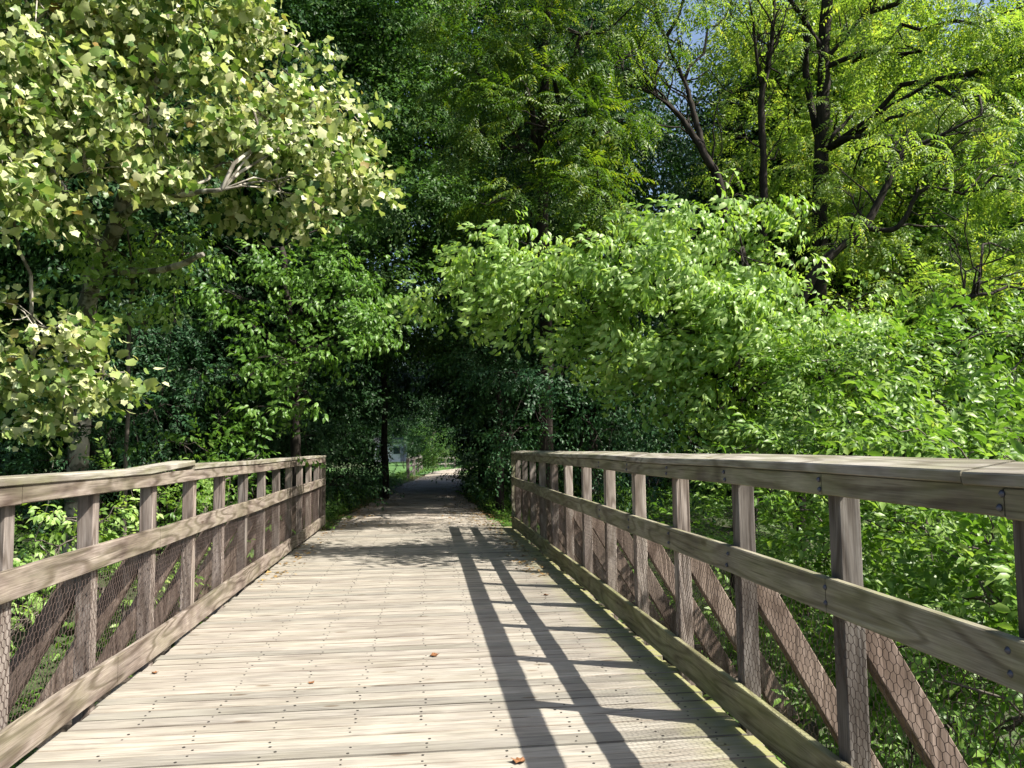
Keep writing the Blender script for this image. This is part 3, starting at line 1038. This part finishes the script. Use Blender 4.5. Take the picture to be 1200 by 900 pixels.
# walnut in the middle
b0 = foot(640, 18)
plant('walnut_tree', 'tall walnut with feathery compound leaves rising behind the bright boxelder', 'tree', b0,
      LB(*[(px, py, d - 2.8, r * .86) for px, py, d, r in ((600, 60, 19, 1.5), (680, 40, 18.5, 1.5), (640, 150, 18, 1.5), (715, 150, 17.5, 1.0), (570, 160, 18.5, 1.0), (700, 220, 17, .95), (600, 235, 17.5, 1.0),
         (550, 80, 19.5, 1.2), (730, 70, 18, .8), (650, -60, 19, 1.6), (560, -60, 20, 1.6), (650, 290, 18, 1.2), (720, 250, 17, .7))]),
      'pin', M['wal'], M['bark_dark'], dens=10, up_dir=(.4, -.4, 0), droop=.35, trunk_r=.2, size=1.0, twigs=5, clump=.25,
      trunks=[([b0, at(640, 380, 17.5), at(635, 200, 17), at(640, 40, 16.7), at(645, -60, 16.6)], .16, .07)])

# locusts on the right: dark bare limbs against thin yellow-green foliage
bA = foot(865, 16)
plant('locust_tree', 'leaning dark-stemmed locust forking against the patch of sky right of the walnut', 'tree', bA,
      LB((770, 20, 16.6, .8), (800, 60, 17.4, .55), (740, -30, 16, 1.0), (850, 20, 17, .9), (840, -50, 16, 1.0), (760, 95, 15.4, .32), (860, 110, 17.5, .45), (870, 200, 17.5, .5), (720, 30, 16, .5)),
      'pin', M['loc'], M['bark_dark'], dens=5, clump=.24, up_dir=(.5, -.4, 0), side_twigs=True, droop=.4, trunk_r=.14, size=1.15, twigs=4,
      trunks=[([bA, at(858, 350, 16), at(845, 225, 16), at(826, 182, 16), at(800, 140, 16), at(770, 112, 15.8), at(735, 100, 15.5)], 0.125, 0.022),
              ([at(826, 182, 16), at(812, 130, 16.1), at(802, 95, 16.2), at(780, 45, 16.2)], 0.070, 0.022),
              ([at(770, 112, 15.8), at(768, 90, 15.8), at(785, 60, 16)], 0.031, 0.015)])
bB = foot(900, 17)
plant('locust_tree', 'slender dark crooked locust stem dividing in two high above the bright boxelder', 'tree', bB,
      LB((900, 20, 18.5, .8), (870, 70, 18.7, .7), (930, -30, 18, 1.1), (860, -20, 17.8, .8), (870, 150, 19, .7), (925, 130, 19, .8), (930, 190, 18.6, .7)),
      'pin', M['loc'], M['bark_dark'], dens=5, clump=.24, up_dir=(.5, -.4, 0), side_twigs=True, droop=.4, trunk_r=.1, size=1.15, twigs=4,
      trunks=[([bB, at(896, 320, 17), at(895, 190, 17), at(892, 120, 17), at(900, 80, 17), at(905, 40, 17), at(908, -20, 17)], 0.101, 0.038),
              ([at(892, 98, 17), at(886, 60, 17), at(882, 20, 17)], 0.047, 0.022)])
bC = foot(962, 18)
plant('locust_tree', 'thickest dark locust trunk rising straight through yellow-green foliage, limbs spread above', 'tree', bC,
      LB((1010, 40, 19.8, 1.0), (1080, 60, 17, 1.2), (1150, 30, 16.5, 1.2), (1060, -40, 17, 1.3), (1180, 110, 16, 1.2), (1110, 130, 16, 1.1), (1030, 120, 19, .9), (980, 150, 20.5, 1.0), (1190, -40, 16, 1.2), (960, -20, 20, .8), (1240, 50, 16, 1.4), (985, 130, 17, .4), (950, 60, 17, .35), (1010, 20, 16.8, .4), (960, 250, 16.4, .45), (968, 205, 16.8, .32)),
      'pin', M['loc'], M['bark_dark'], dens=6, clump=.24, up_dir=(.5, -.4, 0), side_twigs=True, droop=.4, trunk_r=.2, size=1.15, twigs=4,
      trunks=[([bC, at(960, 330, 18), at(962, 200, 18), at(965, 80, 18), at(968, 20, 18), at(973, -40, 18)], 0.187, 0.112),
              ([at(965, 60, 18), at(940, 20, 17.8), at(920, -10, 17.6)], 0.070, 0.038),
              ([at(968, 70, 18), at(990, 45, 17.8), at(1015, 15, 17.6)], 0.055, 0.030),
              ([at(998, 72, 18.5), at(1012, 40, 18.5), at(1028, 0, 18.5), at(1035, -30, 18.5)], 0.062, 0.045),
              ([at(962, 180, 18), at(945, 90, 18.5), at(944, 55, 18.5), at(942, 0, 18.5)], 0.078, 0.075)])
bD = foot(935, 14)
plant('locust_tree', 'low locust with a long black limb bending to the right over the shrubs', 'tree', bD,
      LB((1130, 120, 15, .8), (1090, 200, 15.6, .8), (1190, 190, 14, .8), (1050, 250, 16.2, .9), (1120, 285, 15.2, .8), (1190, 290, 13.6, .8), (1000, 210, 17, .9), (1150, 350, 12.5, .7), (1060, 330, 13.5, .7), (1010, 290, 15, .6), (1240, 220, 13, 1.0), (1230, 350, 12, .9), (1050, 170, 13.4, .35), (1000, 250, 13.3, .3), (1110, 190, 13, .4)),
      'pin', M['loc'], M['bark_dark'], dens=7.5, clump=.24, up_dir=(.5, -.4, 0), side_twigs=True, droop=.4, trunk_r=.1, size=1.05, twigs=4,
      trunks=[([bD, at(935, 400, 14), at(960, 315, 14), at(1010, 268, 14), at(1040, 215, 14), at(1058, 180, 14), at(1100, 160, 13.8), at(1150, 135, 13.6)], 0.117, 0.019),
              ([at(1010, 268, 14), at(1052, 266, 13.8), at(1075, 228, 13.7), at(1095, 220, 13.6), at(1128, 228, 13.6)], 0.051, 0.022),
              ([at(1090, 405, 11.5), at(1105, 378, 11.5), at(1125, 355, 11.4), at(1145, 345, 11.3)], 0.055, 0.030)])

# shrubs outside the right railing
for rows_, lab, k, mt in (
        (((1060, 420, 9.2, .75), (1130, 400, 8.6, .75), (1000, 440, 9.6, .6), (1190, 430, 7.8, .7), (1100, 470, 8.2, .65), (1180, 500, 7.0, .6)), 'tall light-green shrub of slender leaves above the right railing by the picture edge', 'shr', 'shr'),
        (((960, 480, 9.8, .6), (1010, 510, 8.8, .6), (910, 520, 10, .5), (960, 560, 8.6, .6), (1060, 540, 7.6, .6)), 'shrub of broad loose leaves above the middle of the right railing', 'shr', 'shr'),
        (((1130, 560, 6.2, .55), (1190, 580, 5.6, .5), (1090, 640, 6.0, .55), (1170, 660, 5.2, .5)), 'glossy leafy shrub framed between the two nearest posts of the right railing', 'shr', 'shr'),
        (((920, 640, 8.2, .55), (880, 610, 9.2, .5), (990, 640, 7.0, .5), (1040, 620, 6.6, .4), (930, 700, 7.4, .5)), 'shady glossy shrub behind the right railing, beyond the leaning braces', 'shr', 'shr'),
        (((1080, 760, 5.6, .55), (1150, 780, 5.0, .5), (1010, 790, 6.0, .5), (1200, 840, 4.5, .5), (1120, 860, 4.9, .5), (960, 780, 6.8, .5), (1180, 720, 5.0, .45), (920, 800, 7.4, .5), (860, 720, 8.8, .5), (1130, 700, 5.6, .4), (1050, 720, 6.2, .45), (1170, 640, 5.8, .45), (1190, 790, 5.2, .4), (1060, 850, 5.4, .45), (990, 720, 7.0, .4)), 'low sprawling shrub on the bank below the nearest braces', 'shr', 'shr')):
    b0 = foot(rows_[0][0], rows_[0][2])
    plant('leafy_shrub', lab, 'shrub', b0, LB(*rows_), k, M[mt], M['bark_grey'], dens=13, droop=.15, trunk_r=.05, stem='stem', crown='foliage', size=1.2, up_dir=(.4, -.4, 0), clump=.21, flat=.85)

# ------------------------------------------------------------------ the wood behind
def forest_tree(name, label, kind, mat, h, r, nl, dens, size, seed):
    global RNG
    RNG = np.random.default_rng(seed)
    lob = []
    for i in range(nl):
        a = i * 2.4 + RNG.random(); t_ = (i + .5) / nl
        rr = r * (0.35 + .75 * math.sin(math.pi * (0.15 + .75 * t_)))
        off = rr * .55
        lob.append((np.array((off * math.cos(a), off * math.sin(a), h * (.14 + .82 * t_))), (r * .55, r * .55, r * .5)))
    return plant(name, label, 'tree', (0, 0, 0), lob, kind, mat, M['bark_dark'], dens=dens, droop=.35, size=size, trunk_r=.2, twigs=2,
                 trunks=[([(0, 0, -.3), (.1, 0, h * .3), (0, .1, h * .6), (.1, 0, h * .92)], .22, .05)], group='trees of the dark wood behind the bridge')


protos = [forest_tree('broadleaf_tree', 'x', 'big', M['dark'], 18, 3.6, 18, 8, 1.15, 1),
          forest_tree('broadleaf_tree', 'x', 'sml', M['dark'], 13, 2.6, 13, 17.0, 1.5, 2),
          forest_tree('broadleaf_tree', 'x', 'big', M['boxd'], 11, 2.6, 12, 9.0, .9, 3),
          forest_tree('broadleaf_tree', 'x', 'big', M['loc'], 17, 3.2, 16, 8.0, .8, 4)]
spots = []
# (x, y, proto, scale)
for x_, y_, p_, s_ in (
        (-4.2, 20, 1, 1.05), (-6.8, 17.5, 1, 1.0), (-10, 18, 2, 1.1), (-14, 17, 0, 1.0), (-3.6, 25, 1, 1.0), (-8, 24, 0, 1.1), (-13, 24, 0, 1.05),
        (-9, 33, 0, 1.0), (-18, 22, 0, 1.1), (4.4, 21, 1, 1.0), (3.9, 27, 1, 1.05), (12, 25, 0, .9),
        (16, 22, 2, 1.0), (20, 24, 0, .9), (13.5, 34, 0, .9), (-15, 36, 0, 1.0),
        (14, 16, 2, .85), (18, 15, 2, .9), (1.2, 98, 0, .8), (-15, 66, 0, .9), (13, 70, 0, .9), (7, 86, 0, .9), (2.5, 104, 0, .9), (-22, 30, 0, 1.0), (24, 30, 0, 1.0), (-17, 12, 0, .95), (-14, 7, 2, 1.0), (-13, 100, 0, .9), (-7, 98, 1, 1.0), (7, 96, 0, .9),
        (12, 22, 3, 1.0), (16, 27, 3, 1.1), (21, 20, 3, 1.0), (9.0, 29, 3, .55), (24, 24, 3, 1.1), (4.6, 31, 0, 1.15), (19, 34, 0, 1.1), (28, 34, 0, 1.1), (-5.5, 29, 0, 1.1), (-16, 28, 0, 1.15)):
    spots.append((x_, y_, p_, s_))
lab_far = {0: 'large-leaved dark tree of the wood behind the bridge', 1: 'fine-leaved dark tree of the wood behind the bridge', 2: 'mid-green tree of the wood behind the bridge', 3: 'tall yellow-green tree of the wood behind the locusts'}
used = set()
for x_, y_, p_, s_ in spots:
    o = protos[p_] if p_ not in used else copy_tree(protos[p_])
    used.add(p_)
    o['label'] = lab_far[p_]
    o.location = (x_, y_, gz(x_, y_))
    o.rotation_euler = (0, 0, random.uniform(0, 6.28))
    o.scale = (s_, s_, s_ * random.uniform(.92, 1.08))
RNG = np.random.default_rng(77)

# canopy trees that close over the path (dark opening)
b0 = foot(452, 24)
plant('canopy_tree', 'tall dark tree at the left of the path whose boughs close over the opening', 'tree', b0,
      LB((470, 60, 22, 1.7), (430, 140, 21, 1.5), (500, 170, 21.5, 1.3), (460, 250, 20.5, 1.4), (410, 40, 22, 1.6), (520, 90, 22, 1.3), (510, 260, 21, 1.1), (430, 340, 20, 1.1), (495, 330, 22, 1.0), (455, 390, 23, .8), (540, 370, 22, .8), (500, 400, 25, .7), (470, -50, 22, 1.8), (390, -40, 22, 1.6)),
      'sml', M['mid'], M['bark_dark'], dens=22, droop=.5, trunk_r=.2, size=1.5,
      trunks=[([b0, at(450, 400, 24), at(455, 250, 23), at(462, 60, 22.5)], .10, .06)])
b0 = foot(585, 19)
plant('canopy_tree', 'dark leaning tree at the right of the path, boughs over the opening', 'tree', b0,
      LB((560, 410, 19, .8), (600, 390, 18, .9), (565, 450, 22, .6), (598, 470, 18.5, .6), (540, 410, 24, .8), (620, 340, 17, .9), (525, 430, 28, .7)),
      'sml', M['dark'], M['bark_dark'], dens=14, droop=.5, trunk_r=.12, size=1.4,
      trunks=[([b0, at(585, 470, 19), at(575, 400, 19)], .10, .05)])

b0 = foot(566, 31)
plant('canopy_tree', 'very tall dark tree deep in the wood whose crown, with added unseen boughs, roofs the path', 'tree', b0,
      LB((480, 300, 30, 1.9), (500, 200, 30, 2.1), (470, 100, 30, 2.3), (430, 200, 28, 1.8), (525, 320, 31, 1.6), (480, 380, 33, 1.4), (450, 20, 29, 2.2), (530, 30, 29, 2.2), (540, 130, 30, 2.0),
         (550, 440, 35, 1.5), (505, 435, 38, 1.4), (470, 425, 40, 1.6), (505, 465, 41, 1.3), (440, 440, 37, 1.4), (480, 462, 44, 1.3), (425, 400, 31, 1.3), (455, 455, 34, 1.2), (420, 350, 29, 1.6), (400, 100, 28, 2.0), (500, 478, 44, 1.3), (435, 420, 30, 1.2), (425, 470, 30, 1.0), (540, 480, 36, 1.2), (575, 480, 30, 1.2), (465, 486, 46, 1.1), (525, 500, 50, 1.0), (495, 460, 50, 1.7), (455, 460, 48, 1.6), (485, 490, 56, 1.1), (400, 250, 27, 1.6), (540, 240, 29, 1.8), (480, -170, 25, 2.6), (390, -170, 23, 2.4), (570, -180, 25, 2.5), (480, -330, 23, 2.6), (380, -330, 21, 2.4), (580, -330, 23, 2.4), (330, -150, 21, 2.0), (430, -60, 24, 2.0), (520, -70, 25, 2.0)),  # lobes above the frame are unseen, added to block sky light from overhead
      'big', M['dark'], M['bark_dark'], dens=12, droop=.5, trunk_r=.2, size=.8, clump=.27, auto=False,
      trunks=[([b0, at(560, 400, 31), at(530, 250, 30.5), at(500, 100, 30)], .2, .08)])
# green saplings growing up round the sycamore's trunk
b0 = foot(150, 11.4)
plant('young_tree', 'slim green young tree growing up against the whitish sycamore trunk', 'tree', b0,
      LB((125, 290, 10.9, .34), (90, 265, 10.8, .36), (185, 275, 11.2, .42), (155, 330, 11.2, .36), (120, 350, 11.0, .26), (215, 300, 11.6, .4), (170, 380, 11.4, .3)),
      'box', M['box'], M['bark_grey'], dens=12, droop=.4, trunk_r=.06, size=.9, up_dir=(.5, -.4, 0), clump=.24, trunks=[([b0, at(150, 420, 11.4), at(155, 330, 11.3), at(150, 270, 11.1)], .035, .012)])

# saplings and dark brush at the mouth of the path
for (px_, py_, d_, r_, lab) in ((395, 560, 18.5, .75, 'dark brush at the far end of the sunlit railing'), (360, 500, 18, .9, 'dark brush under the sunlit boxelder boughs'),
                                (415, 545, 24, .8, 'dark brush beside the path a little way into the wood'), (585, 560, 19, .7, 'dark brush at the far end of the right railing'),
                                (583, 548, 27, .8, 'dark brush on the right of the path deeper in the wood'), (562, 530, 42, 1.3, 'dark evergreen brush right of the path near the far lawn'), (410, 470, 21, .9, 'dark brush with a bare stem left of the opening'),
                                (474, 500, 62, 1.3, 'dark tree boughs hanging over the lawn in front of the white building'), (455, 514, 54, .75, 'dark leafy sapling on the lawn that hides most of the white building'), (497, 512, 72, 1.5, 'dark bush on the far lawn right of the white building'),
                                (432, 549, 31, .62, 'dark low brush left of the path, beyond the thin black trunk'), (402, 545, 27, .8, 'dark low brush on the left, short of the lawn'), (545, 515, 66, 1.9, 'dark bush behind the far rail fence')):
    b0 = foot(px_, d_)
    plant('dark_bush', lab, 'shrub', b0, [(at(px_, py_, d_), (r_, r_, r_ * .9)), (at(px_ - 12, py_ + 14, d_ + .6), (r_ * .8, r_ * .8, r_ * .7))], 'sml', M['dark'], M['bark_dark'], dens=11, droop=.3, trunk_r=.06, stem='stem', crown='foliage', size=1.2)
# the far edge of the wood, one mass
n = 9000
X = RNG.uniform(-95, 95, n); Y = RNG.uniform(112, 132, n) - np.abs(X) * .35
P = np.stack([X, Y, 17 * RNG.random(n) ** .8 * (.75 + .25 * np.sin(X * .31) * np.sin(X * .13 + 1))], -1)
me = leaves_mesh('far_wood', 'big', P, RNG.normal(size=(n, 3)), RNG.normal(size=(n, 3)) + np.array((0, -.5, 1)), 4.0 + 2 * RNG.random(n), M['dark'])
tag(link('far_wood', me), 'far edge of the dark wood beyond the lawn', kind='stuff')
# light sapling by the far lawn
b0 = foot(508, 47)
plant('young_tree', 'small light-green young tree standing by the far lawn beside the path', 'tree', b0,
      [(at(505, 525, 47), (.7, .7, 1.0)), (at(520, 532, 47), (.6, .6, .55)), (at(508, 512, 47), (.4, .4, .6))], 'sml', M['mid'], M['bark_grey'], dens=14, size=1.5, trunk_r=.06)

# ------------------------------------------------------------------ undergrowth and grass
def scatter(name, kind, mat, n, region, size, label, up=True, zoff=0.0):
    x0, x1, y0, y1, keep = region
    X = RNG.uniform(x0, x1, n); Y = RNG.uniform(y0, y1, n)
    k = keep(X, Y)
    X, Y = X[k], Y[k]
    P = np.stack([X, Y, ground_z(X, Y) + zoff + (RNG.random(len(X)) ** 2) * (.35 if up else 0)], -1)
    A = RNG.normal(size=P.shape) * np.array((1, 1, .25)) + np.array((0, 0, .25 if up else 0))
    U = np.array((0, 0, 1.0)) + RNG.normal(size=P.shape) * .25
    me = leaves_mesh(name, kind, P, A, U, size * (.7 + .6 * RNG.random(len(P))), mat)
    return tag(link(name, me), label, kind='stuff')


def off_path(X, Y):
    return (np.abs(X - path_c(Y)) > 1.75 - .3 * smooth(15, 26, Y)) & ~((np.abs(X) < 2.0) & (Y < 15.3))


scatter('undergrowth', 'shr', M['boxd'], 14000, (-13, 13, 1, 40, off_path), 1.1, 'low leafy undergrowth covering the banks and the wood floor')
scatter('grass', 'blade', leaf_mat('grass_blade', [(0, (0.06, .13, .02)), (1, (.15, .26, .05))], trans=.35), 9000,
        (-4.2, 4.0, 15.0, 60, lambda X, Y: off_path(X, Y) & (np.abs(X - path_c(Y)) < 2.9)), .9, 'short green grass along both edges of the path', up=False)

# leaf litter on the path and along the deck's edges
n = 2600
Y = RNG.uniform(9, 44, n); sd = RNG.choice((-1, 1), n)
X = path_c(Y) + sd * np.abs(RNG.normal(1.35, .35, n))
k = (Y > 15.1) | ((X > 1.15) & (X < 1.55)) | ((X < -1.6) & (X > -1.8))
X, Y = X[k], Y[k]
Z = np.where(Y > 15.02, ground_z(X, Y) + .10, .006)
P = np.stack([X, Y, np.where(Y > 15.02, .008, .006)], -1)
me = leaves_mesh('leaf_litter', 'litter', P, RNG.normal(size=(len(P), 3)) * np.array((1, 1, .05)), np.array((0, 0, 1.0)) + RNG.normal(size=(len(P), 3)) * .12, .7 + .6 * RNG.random(len(P)),
                 leaf_mat('dead_leaf', [(0, (.10, .06, .03)), (.5, (.22, .14, .06)), (1, (.34, .24, .10))], trans=.1, spec=.2))
tag(link('leaf_litter', me), 'dry leaf litter along the edges of the path and the far deck', kind='stuff')

# ------------------------------------------------------------------ far things: rail fences, white house, pole
fw = wood_mat('fence_timber', (0.30, 0.285, 0.27), (0.20, 0.19, 0.175), (0.11, 0.10, 0.09), 'y', tint=.2)


def fence(label, pts, h, rails):
    root = empty('rail_fence', (pts[0][0], pts[0][1], 0)); tag(root, label, 'fence')
    for (x, y_) in pts:
        mb = MB(); z = gz(x, y_)
        mb.box(x - .08, x + .08, y_ - .08, y_ + .08, z - .1, z + h + .1, bev=.012); mb.build('post', fw, root)
    for (a, b_) in zip(pts[:-1], pts[1:]):
        for zz in rails:
            mb = MB(); za, zb = gz(*a), gz(*b_)
            mb.bar((a[0], a[1], za + zz), (b_[0], b_[1], zb + zz), .05, .11, bev=.008); mb.build('rail', fw, root)


pf = [at(478, 545, 40), at(485, 545, 45), at(490, 545, 50), at(494, 545, 55)]
fence('grey post and rail fence along the left edge of the path by the lawn', [(p[0], p[1]) for p in pf], 1.0, (.35, .68, 1.0))
pf = [at(510, 540, 60), at(522, 540, 61), at(533, 540, 62)]
fence('pale two-rail fence crossing behind the young tree at the end of the path', [(p[0], p[1]) for p in pf], .85, (.4, .85))

hc = at(458, 520, 96)
hx, hy = float(hc[0]), float(hc[1])
ho = empty('white_house', (hx, hy, 0)); tag(ho, 'small white building glimpsed across the lawn through the trees', 'house')
ww = plain('white_siding', (.62, .60, .68), .7, 0, .3, .06, 6)
mb = MB(); mb.box(hx - 1.9, hx + 1.9, hy, hy + 4, -.1, 2.2); mb.build('wall', ww, ho)
mb = MB()
mb.v = [(hx - 2.1, hy - .2, 2.2), (hx + 2.1, hy - .2, 2.2), (hx + 2.1, hy + 4.2, 2.2), (hx - 2.1, hy + 4.2, 2.2), (hx - 2.1, hy + 2, 3.5), (hx + 2.1, hy + 2, 3.5)]
mb.f = [(0, 1, 5, 4), (2, 3, 4, 5), (0, 4, 3), (1, 2, 5), (0, 3, 2, 1)]
mb.build('roof', plain('grey_roof', (.10, .10, .12), .8, 0, .3, .2), ho)
for dx in (-1.0, .7):
    mb = MB(); mb.box(hx + dx - .4, hx + dx + .4, hy - .04, hy + .02, .9, 1.8); mb.build('window', plain('window_glass', (.03, .04, .05), .1), ho)
mb = MB(); mb.box(hx + 1.15, hx + 1.75, hy - .05, hy + .02, 0, 1.95); mb.build('door', plain('door_paint', (.25, .25, .35), .5), ho)
